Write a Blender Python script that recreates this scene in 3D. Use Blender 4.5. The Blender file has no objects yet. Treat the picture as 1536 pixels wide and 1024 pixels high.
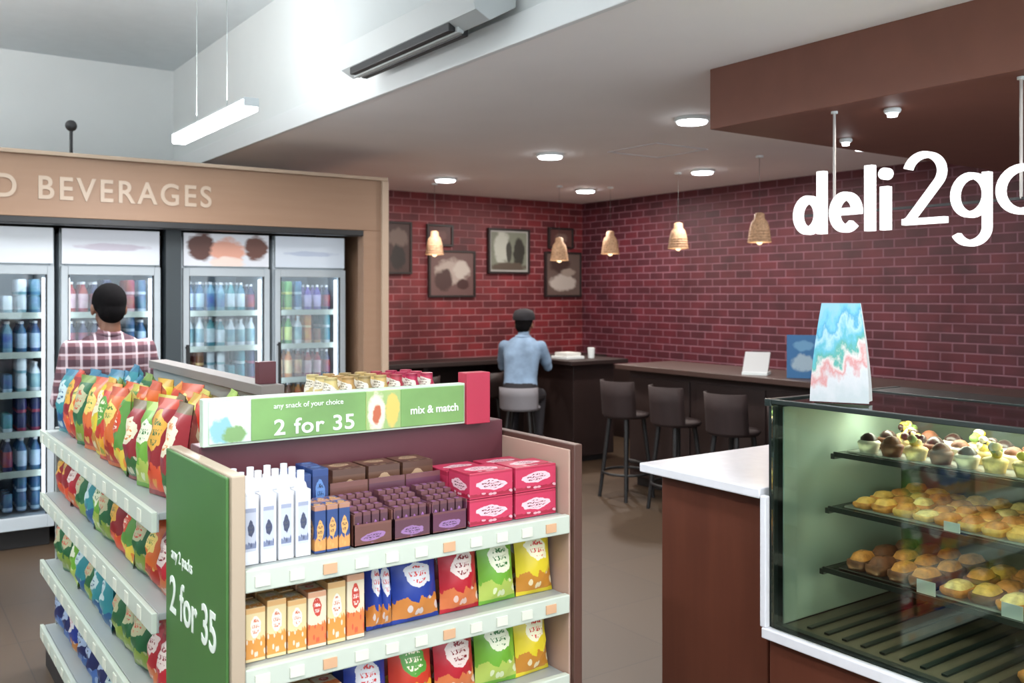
import bpy, bmesh, math, random
from mathutils import Matrix, Vector, Euler
random.seed(7)
sc = bpy.context.scene
try:
    sc.view_settings.view_transform = 'Standard'
    sc.view_settings.exposure = 0.3
except Exception: pass

def lin(c):
    return tuple(((x/255.0)/12.92 if x/255.0<=0.04045 else (((x/255.0)+0.055)/1.055)**2.4) for x in c)+(1.0,)

# ---------------------------------------------------------------- materials
def newmat(name):
    m=bpy.data.materials.new(name); m.use_nodes=True
    nt=m.node_tree; b=nt.nodes['Principled BSDF']
    return m,nt,b
def mat(name,c,rough=0.5,metal=0.0,noise=0.0,nscale=8.0,emit=0.0):
    m,nt,b=newmat(name)
    col=lin(c)
    b.inputs['Base Color'].default_value=col
    b.inputs['Roughness'].default_value=rough
    b.inputs['Metallic'].default_value=metal
    if noise>0:
        tc=nt.nodes.new('ShaderNodeTexCoord'); n=nt.nodes.new('ShaderNodeTexNoise'); n.inputs['Scale'].default_value=nscale
        n.inputs['Detail'].default_value=4
        r=nt.nodes.new('ShaderNodeValToRGB')
        r.color_ramp.elements[0].position=0.3; r.color_ramp.elements[1].position=0.7
        r.color_ramp.elements[0].color=tuple(x*(1-noise) for x in col[:3])+(1,)
        r.color_ramp.elements[1].color=tuple(min(1,x*(1+noise)) for x in col[:3])+(1,)
        nt.links.new(tc.outputs['Object'],n.inputs['Vector']); nt.links.new(n.outputs['Fac'],r.inputs['Fac'])
        nt.links.new(r.outputs['Color'],b.inputs['Base Color'])
    if emit>0:
        b.inputs['Emission Color'].default_value=col
        b.inputs['Emission Strength'].default_value=emit
    return m
def mth(nt,op,a,b=None,c=None):
    n=nt.nodes.new('ShaderNodeMath'); n.operation=op
    for i,v in enumerate((a,b,c)):
        if v is None: continue
        if isinstance(v,(int,float)): n.inputs[i].default_value=v
        else: nt.links.new(v,n.inputs[i])
    return n.outputs[0]
def mixc(nt,f,a,b):
    n=nt.nodes.new('ShaderNodeMix'); n.data_type='RGBA'
    if isinstance(f,(int,float)): n.inputs[0].default_value=f
    else: nt.links.new(f,n.inputs[0])
    for i,v in ((6,a),(7,b)):
        if isinstance(v,tuple): n.inputs[i].default_value=v
        else: nt.links.new(v,n.inputs[i])
    return n.outputs[2]
def packmat(name,base,logo,accent,logo_y=0.66,lr=0.3,band=0.32,rough=0.35,third=None):
    base=tuple(x*.9 for x in base); logo=tuple(x*.9 for x in logo); accent=tuple(x*.9 for x in accent)
    third=third or tuple(int(x*.45) for x in base)
    m,nt,b=newmat(name)
    tc=nt.nodes.new('ShaderNodeTexCoord'); s=nt.nodes.new('ShaderNodeSeparateXYZ')
    nt.links.new(tc.outputs['UV'],s.inputs[0]); u,v=s.outputs[0],s.outputs[1]
    no=nt.nodes.new('ShaderNodeTexNoise'); no.inputs['Scale'].default_value=9; nt.links.new(tc.outputs['Object'],no.inputs['Vector'])
    n=nt.nodes.new('ShaderNodeTexNoise'); n.inputs['Scale'].default_value=5; n.inputs['Detail'].default_value=3
    nt.links.new(tc.outputs['UV'],n.inputs['Vector'])
    wob=mth(nt,'MULTIPLY',mth(nt,'SUBTRACT',no.outputs['Fac'],0.5),0.35)
    du=mth(nt,'SUBTRACT',u,0.5); dv=mth(nt,'MULTIPLY',mth(nt,'SUBTRACT',mth(nt,'ADD',v,wob),logo_y),1.6)
    r=mth(nt,'SQRT',mth(nt,'ADD',mth(nt,'MULTIPLY',du,du),mth(nt,'MULTIPLY',dv,dv)))
    r=mth(nt,'ADD',r,mth(nt,'MULTIPLY',mth(nt,'SUBTRACT',n.outputs['Fac'],.5),.22))
    inl=mth(nt,'LESS_THAN',r,lr); inr=mth(nt,'LESS_THAN',r,lr*0.72)
    low=mth(nt,'LESS_THAN',mth(nt,'ADD',v,mth(nt,'MULTIPLY',n.outputs['Fac'],0.35)),band+0.17)
    low=mth(nt,'MULTIPLY',low,mth(nt,'GREATER_THAN',v,0.06))
    vo=nt.nodes.new('ShaderNodeTexVoronoi'); vo.inputs['Scale'].default_value=6; nt.links.new(tc.outputs['UV'],vo.inputs['Vector'])
    spot=mth(nt,'MULTIPLY',mth(nt,'LESS_THAN',vo.outputs['Distance'],0.30),low)
    c=mixc(nt,low,lin(base),lin(accent))
    c=mixc(nt,mth(nt,'MULTIPLY',spot,.7),c,lin(logo))
    c=mixc(nt,inl,c,lin(logo))
    n3=nt.nodes.new('ShaderNodeTexNoise'); n3.inputs['Scale'].default_value=22; nt.links.new(tc.outputs['UV'],n3.inputs['Vector'])
    txt=mth(nt,'MULTIPLY',inr,mth(nt,'GREATER_THAN',n3.outputs['Fac'],.5))
    txt=mth(nt,'MULTIPLY',txt,mth(nt,'GREATER_THAN',mth(nt,'SINE',mth(nt,'MULTIPLY',v,60.0)),-0.3))
    c=mixc(nt,txt,c,lin(third))
    top=mth(nt,'MULTIPLY',mth(nt,'GREATER_THAN',v,.9),.6); c=mixc(nt,top,c,lin(accent))
    nt.links.new(c,b.inputs['Base Color']); b.inputs['Roughness'].default_value=rough
    return m
def ledmat(name,c,s):
    m=bpy.data.materials.new(name); m.use_nodes=True; nt=m.node_tree; nt.nodes.clear()
    e=nt.nodes.new('ShaderNodeEmission'); e.inputs[0].default_value=lin(c); e.inputs[1].default_value=s
    o=nt.nodes.new('ShaderNodeOutputMaterial'); nt.links.new(e.outputs[0],o.inputs[0]); return m
def glassmat(name,tint,refl=0.1):
    m=bpy.data.materials.new(name); m.use_nodes=True; nt=m.node_tree; nt.nodes.clear()
    t=nt.nodes.new('ShaderNodeBsdfTransparent'); t.inputs[0].default_value=lin(tint)
    g=nt.nodes.new('ShaderNodeBsdfGlossy'); g.inputs['Roughness'].default_value=0.03
    f=nt.nodes.new('ShaderNodeFresnel'); f.inputs[0].default_value=1.45
    mx=nt.nodes.new('ShaderNodeMixShader'); o=nt.nodes.new('ShaderNodeOutputMaterial')
    fac=mth(nt,'ADD',f.outputs[0],refl-0.04)
    nt.links.new(fac,mx.inputs[0]); nt.links.new(t.outputs[0],mx.inputs[1]); nt.links.new(g.outputs[0],mx.inputs[2])
    nt.links.new(mx.outputs[0],o.inputs[0]); return m
def brickmat(name,axis,c1,c2,mo):
    m,nt,b=newmat(name)
    tc=nt.nodes.new('ShaderNodeTexCoord'); s=nt.nodes.new('ShaderNodeSeparateXYZ'); nt.links.new(tc.outputs['Object'],s.inputs[0])
    cb=nt.nodes.new('ShaderNodeCombineXYZ'); nt.links.new(s.outputs[axis],cb.inputs[0]); nt.links.new(s.outputs[2],cb.inputs[1])
    br=nt.nodes.new('ShaderNodeTexBrick'); nt.links.new(cb.outputs[0],br.inputs['Vector'])
    br.inputs['Scale'].default_value=1; br.inputs['Brick Width'].default_value=0.2; br.inputs['Row Height'].default_value=0.076
    br.inputs['Mortar Size'].default_value=0.008; br.inputs['Mortar Smooth'].default_value=0.6; br.inputs['Bias'].default_value=-0.1
    br.inputs['Color1'].default_value=lin(c1); br.inputs['Color2'].default_value=lin(c2); br.inputs['Mortar'].default_value=lin(mo)
    nz=nt.nodes.new('ShaderNodeTexNoise'); nz.inputs['Scale'].default_value=4; nt.links.new(tc.outputs['Object'],nz.inputs['Vector'])
    hv=nt.nodes.new('ShaderNodeHueSaturation'); nt.links.new(br.outputs['Color'],hv.inputs['Color'])
    nt.links.new(mth(nt,'ADD',mth(nt,'MULTIPLY',nz.outputs['Fac'],1.2),0.4),hv.inputs['Value'])
    nt.links.new(hv.outputs[0],b.inputs['Base Color'])
    bp=nt.nodes.new('ShaderNodeBump'); bp.inputs['Strength'].default_value=0.5; bp.inputs['Distance'].default_value=0.01
    inv=mth(nt,'SUBTRACT',1.0,br.outputs['Fac']); nt.links.new(inv,bp.inputs['Height']); nt.links.new(bp.outputs[0],b.inputs['Normal'])
    b.inputs['Roughness'].default_value=0.55
    return m
def floormat():
    m,nt,b=newmat('floor_tile')
    tc=nt.nodes.new('ShaderNodeTexCoord')
    br=nt.nodes.new('ShaderNodeTexBrick'); nt.links.new(tc.outputs['Object'],br.inputs['Vector'])
    br.offset=0; br.inputs['Scale'].default_value=1; br.inputs['Brick Width'].default_value=0.6; br.inputs['Row Height'].default_value=0.6
    br.inputs['Mortar Size'].default_value=0.003
    br.inputs['Color1'].default_value=lin((80,64,49)); br.inputs['Color2'].default_value=lin((75,60,46)); br.inputs['Mortar'].default_value=lin((60,49,39))
    nt.links.new(br.outputs['Color'],b.inputs['Base Color']); b.inputs['Roughness'].default_value=0.45
    return m
def woodmat(name,c1,c2,scale=3,rough=0.4,axis='Z'):
    m,nt,b=newmat(name)
    tc=nt.nodes.new('ShaderNodeTexCoord'); mp=nt.nodes.new('ShaderNodeMapping')
    mp.inputs['Scale'].default_value=(12,12,1) if axis=='Z' else ((1,12,12) if axis=='X' else (12,1,12))
    n=nt.nodes.new('ShaderNodeTexNoise'); n.inputs['Scale'].default_value=scale; n.inputs['Detail'].default_value=5
    nt.links.new(tc.outputs['Object'],mp.inputs[0]); nt.links.new(mp.outputs[0],n.inputs['Vector'])
    nt.links.new(mixc(nt,n.outputs['Fac'],lin(c1),lin(c2)),b.inputs['Base Color']); b.inputs['Roughness'].default_value=rough
    return m
def blobmat(name,base,blobs,emit=0.0):
    """flat printed picture: soft coloured shapes (cx,cy,rx,ry,colour) on a plain ground, in UV"""
    m,nt,b=newmat(name)
    tc=nt.nodes.new('ShaderNodeTexCoord'); s=nt.nodes.new('ShaderNodeSeparateXYZ'); nt.links.new(tc.outputs['UV'],s.inputs[0])
    n=nt.nodes.new('ShaderNodeTexNoise'); n.inputs['Scale'].default_value=6; n.inputs['Detail'].default_value=4; nt.links.new(tc.outputs['UV'],n.inputs['Vector'])
    wob=mth(nt,'MULTIPLY',mth(nt,'SUBTRACT',n.outputs['Fac'],.5),1.8)
    c=lin(base)
    for cx,cy,rx,ry,col in blobs:
        a=mth(nt,'DIVIDE',mth(nt,'SUBTRACT',s.outputs[0],cx),rx); d=mth(nt,'DIVIDE',mth(nt,'SUBTRACT',s.outputs[1],cy),ry)
        r=mth(nt,'ADD',mth(nt,'ADD',mth(nt,'MULTIPLY',a,a),mth(nt,'MULTIPLY',d,d)),wob)
        f=mth(nt,'MINIMUM',mth(nt,'MAXIMUM',mth(nt,'MULTIPLY',mth(nt,'SUBTRACT',1.25,r),1.8),0.0),1.0)
        c=mixc(nt,f,c,lin(col))
    nt.links.new(c,b.inputs['Base Color']); b.inputs['Roughness'].default_value=.4
    if emit:
        nt.links.new(c,b.inputs['Emission Color']); b.inputs['Emission Strength'].default_value=emit
    return m
def plaidmat():
    m,nt,b=newmat('plaid_cloth')
    tc=nt.nodes.new('ShaderNodeTexCoord'); s=nt.nodes.new('ShaderNodeSeparateXYZ'); nt.links.new(tc.outputs['Object'],s.inputs[0])
    def st(o,per,ph,th):
        return mth(nt,'GREATER_THAN',mth(nt,'SINE',mth(nt,'ADD',mth(nt,'MULTIPLY',o,2*math.pi/per),ph)),th)
    x,z=s.outputs[0],s.outputs[2]
    c=mixc(nt,mth(nt,'MULTIPLY',st(x,0.065,0,0.0),0.65),lin((132,104,110)),lin((84,30,40)))
    c=mixc(nt,mth(nt,'MULTIPLY',st(z,0.065,0,0.0),0.65),c,lin((44,30,44)))
    c=mixc(nt,mth(nt,'MULTIPLY',st(x,0.065,2.4,0.88),0.6),c,lin((205,190,195)))
    c=mixc(nt,mth(nt,'MULTIPLY',st(z,0.065,2.4,0.88),0.6),c,lin((205,190,195)))
    nt.links.new(c,b.inputs['Base Color']); b.inputs['Roughness'].default_value=0.85
    return m

# ---------------------------------------------------------------- mesh builder
class MB:
    def __init__(s): s.v=[];s.f=[];s.m=[];s.uv=[];s.s=[];s.mats=[];s.M=Matrix.Identity(4)
    def mi(s,mt):
        if mt not in s.mats: s.mats.append(mt)
        return s.mats.index(mt)
    def add(s,verts,faces,mt,uvs=None,smooth=False):
        o=len(s.v); s.v+= [tuple(s.M@Vector(p)) for p in verts]; k=s.mi(mt)
        for i,f in enumerate(faces):
            s.f.append([o+j for j in f]); s.m.append(k); s.s.append(smooth)
            s.uv.append(uvs[i] if uvs else [(0,0)]*len(f))
    def box(s,x0,x1,y0,y1,z0,z1,mt,front=None):
        v=[(x0,y0,z0),(x1,y0,z0),(x1,y1,z0),(x0,y1,z0),(x0,y0,z1),(x1,y0,z1),(x1,y1,z1),(x0,y1,z1)]
        fs=[(0,1,5,4),(3,0,4,7),(1,2,6,5),(2,3,7,6),(4,5,6,7),(3,2,1,0)]
        u=[(0,0),(1,0),(1,1),(0,1)]
        if front is None: s.add(v,fs,mt,[u]*6)
        else:
            s.add(v,fs[1:],mt,[u]*5)
            o=len(s.v)-8; s.f.append([o,o+1,o+5,o+4]); s.m.append(s.mi(front)); s.s.append(False); s.uv.append(u)
    def lathe(s,prof,mt,loc=(0,0,0),seg=12,smooth=True):
        v=[];f=[];uv=[]
        n=len(prof)
        for i,(r,z) in enumerate(prof):
            for j in range(seg):
                a=2*math.pi*j/seg; v.append((loc[0]+r*math.cos(a),loc[1]+r*math.sin(a),loc[2]+z))
        for i in range(n-1):
            for j in range(seg):
                k=(j+1)%seg
                f.append((i*seg+j,i*seg+k,(i+1)*seg+k,(i+1)*seg+j))
                a,b=j/seg,(j+1)/seg; uv.append([(a,i/(n-1)),(b,i/(n-1)),(b,(i+1)/(n-1)),(a,(i+1)/(n-1))])
        s.add(v,f,mt,uv,smooth)
        s.add(v[:seg],[tuple(reversed(range(seg)))],mt); s.add(v[-seg:],[tuple(range(seg))],mt)
    def rod(s,p,q,r,mt,seg=8,r2=None):
        p=Vector(p);q=Vector(q);r2=r if r2 is None else r2
        d=(q-p); rot=d.to_track_quat('Z','Y').to_matrix().to_4x4()
        old=s.M; s.M=old@Matrix.Translation(p)@rot
        s.lathe([(r,0),(r2,d.length)],mt,seg=seg); s.M=old
    def sphere(s,c,rx,ry,rz,mt,seg=12,rings=8):
        prof=[(max(1e-4,math.sin(math.pi*i/rings)),-math.cos(math.pi*i/rings)) for i in range(rings+1)]
        old=s.M; s.M=old@Matrix.Translation(c)@Matrix.Diagonal((rx,ry,rz,1)); s.lathe(prof,mt,seg=seg); s.M=old
    def torus(s,c,R,r,mt,seg=24,sec=8,sx=1,sy=1):
        v=[];f=[]
        for i in range(seg):
            a=2*math.pi*i/seg
            for j in range(sec):
                b=2*math.pi*j/sec; q=R+r*math.cos(b)
                v.append((c[0]+q*math.cos(a)*sx,c[1]+q*math.sin(a)*sy,c[2]+r*math.sin(b)))
        for i in range(seg):
            for j in range(sec):
                k=(i+1)%seg;l=(j+1)%sec; f.append((i*sec+j,k*sec+j,k*sec+l,i*sec+l))
        s.add(v,f,mt,smooth=True)
    def bag(s,w,h,t,mt,nx=6,nz=9):
        ph=random.uniform(0,6)
        for side in (-1,1):
            v=[];f=[];uv=[]
            for k in range(nz+1):
                vv=k/nz; e=min(1,max(0,(vv-0.05)/0.9)); pz=max(0,math.sin(math.pi*e))**0.45 if 0<e<1 else 0
                wid=w*(1-0.07*pz)
                for i in range(nx+1):
                    uu=i/nx; pu=(1-abs(2*uu-1)**2.5)
                    wr=0.005*math.sin(uu*23+vv*17+ph)
                    v.append(((uu-0.5)*wid,side*(t/2*pz*pu+ (wr if 0<pz*pu else 0)+0.001),vv*h))
            for k in range(nz):
                for i in range(nx):
                    a=k*(nx+1)+i; q=(a,a+1,a+nx+2,a+nx+1)
                    U=[(i/nx,k/nz),((i+1)/nx,k/nz),((i+1)/nx,(k+1)/nz),(i/nx,(k+1)/nz)]
                    if side==1: q=tuple(reversed(q)); U=[(1-x,y) for x,y in reversed(U)]
                    f.append(q); uv.append(U)
            s.add(v,f,mt,uv,True)
    def bottle(s,h,r,mt,cap,loc,seg=8):
        s.lathe([(r*.9,0),(r,h*.05),(r,h*.62),(r*.75,h*.75),(r*.36,h*.86),(r*.36,h*.93)],mt,loc,seg)
        s.lathe([(r*.42,h*.92),(r*.42,h)],cap,loc,6)
    def stroke(s,pts,w,d,mt,closed=False,taper=None):
        n=len(pts); L=[];R=[]
        for i in range(n):
            a=pts[(i-1)%n] if (closed or i>0) else pts[i]; b=pts[(i+1)%n] if (closed or i<n-1) else pts[i]
            tx,ty=b[0]-a[0],b[1]-a[1]; l=math.hypot(tx,ty) or 1; nx,ny=-ty/l,tx/l
            L.append((pts[i][0]+nx*w/2,pts[i][1]+ny*w/2)); R.append((pts[i][0]-nx*w/2,pts[i][1]-ny*w/2))
        v=[(x,y,d) for x,y in L]+[(x,y,d) for x,y in R]+[(x,y,0) for x,y in L]+[(x,y,0) for x,y in R]
        f=[]
        for i in range(n if closed else n-1):
            j=(i+1)%n
            f+=[(n+i,n+j,j,i),(2*n+i,2*n+j,3*n+j,3*n+i),(i,j,2*n+j,2*n+i),(3*n+i,3*n+j,n+j,n+i)]
        if not closed: f+=[(0,2*n,3*n,n),(n-1,2*n-1,4*n-1,3*n-1)]
        s.add(v,f,mt)
    def obj(s,name,parent=None,bevel=0,recalc=False):
        me=bpy.data.meshes.new(name); me.from_pydata(s.v,[],s.f)
        for mt in s.mats: me.materials.append(mt)
        ul=me.uv_layers.new(name='UVMap')
        for pi,p in enumerate(me.polygons):
            p.material_index=s.m[pi]; p.use_smooth=s.s[pi]
            for k in range(len(p.vertices)): ul.data[p.loop_start+k].uv=s.uv[pi][k] if k<len(s.uv[pi]) else (0,0)
        me.update()
        o=bpy.data.objects.new(name,me); sc.collection.objects.link(o)
        if recalc:
            bm=bmesh.new(); bm.from_mesh(me); bmesh.ops.recalc_face_normals(bm,faces=bm.faces); bm.to_mesh(me); bm.free()
        if bevel>0:
            b=o.modifiers.new('bevel','BEVEL'); b.width=bevel; b.segments=2; b.limit_method='ANGLE'; b.angle_limit=math.radians(50)
        if parent: o.parent=parent
        return o
def empty(name):
    e=bpy.data.objects.new(name,None); sc.collection.objects.link(e); e.empty_display_size=0.1; return e
def text(name,body,loc,size,mt,rot,parent=None,ext=0.004,offset=0.0,align='LEFT',sx=1.0,space=1.0):
    c=bpy.data.curves.new(name,'FONT'); c.body=body; c.size=size; c.extrude=ext; c.offset=offset; c.align_x=align; c.space_character=space
    c.materials.append(mt); o=bpy.data.objects.new(name,c); o.location=loc; o.rotation_euler=rot; o.scale=(sx,1,1)
    sc.collection.objects.link(o)
    if parent: o.parent=parent
    return o
RX=(math.radians(90),0,0)                 # facing -Y
RL=(math.radians(90),0,math.radians(-90)) # facing -X
def arealight(name,loc,size,power,col=(1,1,1),sizey=None,rot=(0,0,0),parent=None):
    l=bpy.data.lights.new(name,'AREA'); l.energy=power; l.color=col; l.size=size
    if sizey: l.shape='RECTANGLE'; l.size_y=sizey
    else: l.shape='DISK'
    o=bpy.data.objects.new(name,l); o.location=loc; o.rotation_euler=rot; sc.collection.objects.link(o)
    if parent: o.parent=parent
    return o

# shared mats
white=mat('white_paint',(222,228,228),0.6,noise=0.02)
ceilm=mat('ceiling_paint',(244,240,239),0.7,noise=0.02,nscale=2)
grayc=mat('upper_paint',(220,223,222),0.7,noise=0.02,nscale=2)
brickR=brickmat('brick_right',1,(90,32,42),(67,27,37),(124,82,94)); brickB=brickmat('brick_back',0,(112,31,36),(80,25,31),(138,86,90))
tan=woodmat('tan_laminate',(146,113,89),(156,124,100),2,0.55,'X')
tanlt=mat('tan_edge',(184,160,138),0.5)
dark=mat('dark_metal',(32,31,32),0.5)
darkwood=woodmat('dark_wood',(32,21,20),(45,29,26),3,0.55)
brownp=mat('brown_panel',(118,74,60),0.6,noise=0.05)
cwood=woodmat('counter_wood',(80,41,30),(100,55,39),2,0.38)
stone=mat('white_stone',(222,222,227),0.25,noise=0.03,nscale=20)
steel=mat('shelf_grey',(150,156,154),0.45,0.2)
lip=mat('price_strip',(176,184,172),0.5)
burg=mat('burgundy_panel',(80,35,44),0.45)
green=mat('green_panel',(60,104,48),0.45,noise=0.08,nscale=3)
led=ledmat('led_white',(250,252,255),14.0)
ledsoft=ledmat('led_cooler',(232,240,252),8.0)
signm=ledmat('sign_letter_light',(255,255,255),1.8)
glass=glassmat('cooler_glass',(238,243,245),0.06)
cglass=glassmat('case_glass',(232,243,238),0.06)

# ---------------------------------------------------------------- room shell
def slab(name,x0,x1,y0,y1,z0,z1,mt):
    b=MB(); b.box(x0,x1,y0,y1,z0,z1,mt); return b.obj(name)
slab('floor',-3.1,7.1,-1.6,8.65,-0.1,0,floormat())
slab('wall_right',7.0,7.1,-1.6,8.65,0,3.7,brickR)
slab('wall_back',3.2,7.0,8.55,8.65,0,3.7,brickB)
slab('wall_back_painted',-3.1,3.2,8.55,8.65,0,3.7,grayc)
slab('wall_left',-3.1,-3.0,-1.6,8.55,0,3.7,white)
slab('ceiling',2.3,7.0,-1.6,8.55,2.66,2.76,ceilm)
slab('ceiling_upper',-3.0,2.3,-1.6,8.55,3.58,3.7,mat('upper_ceiling_paint',(216,223,226),0.7,noise=0.02))
b=MB(); b.box(2.3,2.36,-1.5,8.55,2.76,3.58,grayc); b.obj('wall_bulkhead')
b=MB(); b.box(2.27,2.3,-1.5,8.55,2.655,2.78,mat('trim_white',(222,224,224),0.5)); b.obj('trim_1',bevel=0.004)
b=MB()
b.box(-3.0,7.0,-1.6,-1.5,0,0.15,white); b.box(-3.0,7.0,-1.6,-1.5,2.55,3.58,white)
for x in (-3.0,-0.55,1.95,4.45,6.9): b.box(x,x+0.1,-1.6,-1.5,0.15,2.55,dark)
b.obj('wall_front')
b=MB()
for x in (-2.9,-0.45,2.05,4.55): b.box(x,x+2.35,-1.56,-1.55,0.15,2.55,glass)
b.obj('window_1')
b=MB(); b.box(3.3,7.0,-1.5,3.08,2.375,2.66,brownp); b.obj('ceiling_bulkhead',bevel=0.003)
b=MB(); b.box(3.2,6.96,8.51,8.55,0,0.84,darkwood); b.box(6.96,7.0,1.0,8.55,0,0.80,darkwood)
b.obj('trim_2')
# ---------------------------------------------------------------- downlights
def downlight(x,y,z=2.66,r=0.095,p=22,col=(1,.94,.88)):
    b=MB(); b.torus((x,y,z-0.008),r,0.014,white); b.lathe([(r*0.9,-0.034),(r*0.95,-0.026),(r*0.95,-0.004)],led,(x,y,z),20)
    o=b.obj('ceiling_downlight'); arealight('lamp',(x,y,z-0.05),r*1.6,p,col,parent=o)
for x,y in ((4.13,4.0),(4.31,5.65),(4.42,7.38),(6.06,7.35),(5.94,5.63)): downlight(x,y)
downlight(5.9,4.0,p=6)
downlight(3.55,2.29,2.375,0.022,3); downlight(4.05,2.87,2.375,0.018,2)
for x,y in ((2.8,0.2),(2.8,-0.9)): downlight(x,y,2.66,0.095,24)  # unseen downlights, added out of view to light the near end
b=MB(); q=.26; dm=mat('diffuser_grey',(206,202,204),.6)
for a,c,d,e in ((-q,q,-q,-q+.012),(-q,q,q-.012,q),(-q,-q+.012,-q+.012,q-.012),(q-.012,q,-q+.012,q-.012)): b.box(4.85+a,4.85+c,5.05+d,5.05+e,2.654,2.66,dm)
b.obj('ceiling_air_diffuser')
# ---------------------------------------------------------------- linear pendant
def linear(x,y0,y1,z,p,up=1.6):
    b=MB(); al=mat('fixture_alu',(200,206,208),0.4,0.2)
    b.box(x-.035,x+.035,y0,y1,z,z+.04,al); b.box(x-.033,x+.033,y0+.01,y1-.01,z-.018,z,led)
    b.box(x-.0365,x-.035,y0+.01,y1-.01,z-.012,z+.03,led)
    for y in (y0+.35,y1-.35): b.rod((x,y,z+.04),(x,y,3.58),0.002,steel,6)
    b.lathe([(0.05,0),(0.05,0.03)],al,(x,(y0+y1)/2,3.55),16)
    o=b.obj('linear_pendant_light'); arealight('lamp',(x,(y0+y1)/2,z-.03),0.08,p,(.97,.98,1),sizey=y1-y0-.05,parent=o)
    arealight('up_fill',(x,(y0+y1)/2,z+.09),0.08,p*up,(.97,.99,1),sizey=y1-y0-.05,rot=(math.pi,0,0),parent=o)  # added upward fill light that brightens the upper ceiling and wall
linear(1.48,4.2,5.4,2.46,40,0.45)
linear(0.1,0.4,1.7,2.6,50,0.9); linear(-1.3,4.0,5.4,2.6,38,3.2); linear(-1.3,6.2,7.6,2.75,10,5.0); linear(1.3,-0.9,0.3,2.6,40,0.8)  # unseen pendants, added out of view as fill light
# ---------------------------------------------------------------- air conditioner
b=MB(); acm=mat('ac_plastic',(168,172,172),0.45)
prof=[(2.262,2.80),(2.13,2.725),(2.06,2.76),(2.02,2.86),(2.02,3.22),(2.06,3.28),(2.262,3.30)]
v=[];f=[]
for y in (3.2,4.5): v+=[(x,y,z) for x,z in prof]
n=len(prof)
for i in range(n):
    j=(i+1)%n; f.append((i,j,n+j,n+i))
f+=[tuple(reversed(range(n))),tuple(range(n,2*n))]
b.add(v,f,acm)
b.box(2.064,2.098,3.42,4.40,2.722,2.76,dark); b.box(2.130,2.164,3.42,4.40,2.712,2.75,dark); b.box(2.098,2.130,3.40,4.42,2.716,2.745,acm)
b.box(2.262,2.27,3.3,4.35,2.85,3.25,steel)
b.obj('air_conditioner',recalc=True,bevel=0.006)
b=MB(); b.box(2.16,2.27,2.55,2.84,2.84,3.0,acm); b.rod((2.2,2.84,2.92),(2.2,3.18,2.92),0.02,acm); b.rod((2.18,2.55,2.86),(2.13,2.47,2.79),0.018,dark)
b.obj('pipe_cover_box',bevel=0.01)
# ---------------------------------------------------------------- cooler enclosure
E=empty('cooler_enclosure')
b=MB()
b.box(-3.0,3.2,6.2,6.3,2.06,2.43,tan); b.box(-3.0,3.21,6.18,6.3,2.43,2.455,tanlt)
b.box(3.02,3.2,6.2,6.3,0,2.06,tan); b.box(3.16,3.215,6.18,6.22,0,2.43,tanlt)
b.box(3.12,3.2,6.3,8.55,0,2.43,tan); b.box(-3.0,3.12,6.3,7.4,2.39,2.43,tan)
b.box(-3.0,3.02,6.2,6.34,2.02,2.06,dark)
b.obj('frame',E,bevel=0.004)
b=MB(); b.box(1.69,1.79,6.46,6.56,0,2.03,mat('post_grey',(52,60,64),.4)); b.box(-3.0,3.12,7.3,7.34,0,2.39,dark); b.obj('post',E)
ltx=mat('fascia_letters',(184,162,142),0.5)
text('letters','BEVERAGES',(1.915,6.199,2.17),0.195,ltx,RX,E,0.006,0.003,'RIGHT',0.89,1.22)
text('letters_b','FOOD AND',(.77,6.199,2.17),0.195,ltx,RX,E,0.006,0.003,'RIGHT',0.89,1.22)
b=MB(); b.rod((1.07,6.25,2.455),(1.07,6.25,2.60),0.010,dark); b.sphere((1.07,6.25,2.63),.035,.035,.035,dark); b.obj('security_camera')
# coolers
capm=mat('cap_white',(225,225,225)); frame=mat('cooler_frame',(184,192,197),0.4)
cin=mat('cooler_interior',(196,210,218),0.5)
def liq(n,c,l):
    m,nt,b=newmat(n); tc=nt.nodes.new('ShaderNodeTexCoord'); s=nt.nodes.new('ShaderNodeSeparateXYZ'); nt.links.new(tc.outputs['UV'],s.inputs[0])
    band=mth(nt,'MULTIPLY',mth(nt,'GREATER_THAN',s.outputs[1],.24),mth(nt,'LESS_THAN',s.outputs[1],.40))
    nz=nt.nodes.new('ShaderNodeTexNoise'); nz.inputs['Scale'].default_value=14; nt.links.new(tc.outputs['Object'],nz.inputs['Vector'])
    f=mth(nt,'MULTIPLY',band,mth(nt,'ADD',mth(nt,'MULTIPLY',nz.outputs['Fac'],.8),.3))
    c0=mixc(nt,f,lin(c),lin(l)); hv=nt.nodes.new('ShaderNodeHueSaturation'); nt.links.new(c0,hv.inputs['Color'])
    nt.links.new(mth(nt,'ADD',mth(nt,'MULTIPLY',nz.outputs['Fac'],.16),.42),hv.inputs['Hue']); nt.links.new(hv.outputs[0],b.inputs['Base Color']); b.inputs['Roughness'].default_value=.25
    return m
B={'blue':liq('drink_blue',(60,100,134),(200,220,235)),
 'lblue':liq('drink_lightblue',(116,156,176),(60,110,160)),
 'teal':liq('drink_teal',(76,138,148),(225,235,240)),
 'red':liq('drink_red',(150,34,44),(220,200,205)),
 'navy':liq('drink_navy',(40,48,84),(160,60,70)),
 'white':liq('drink_white',(212,220,224),(60,140,150)),
 'green':liq('drink_green',(86,144,76),(215,220,120)),
 'purple':liq('drink_purple',(90,70,146),(200,190,225)),
 'orange':liq('drink_orange',(200,120,58),(235,215,170)),
 'brown':liq('drink_brown',(116,70,50),(215,180,130))}
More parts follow.
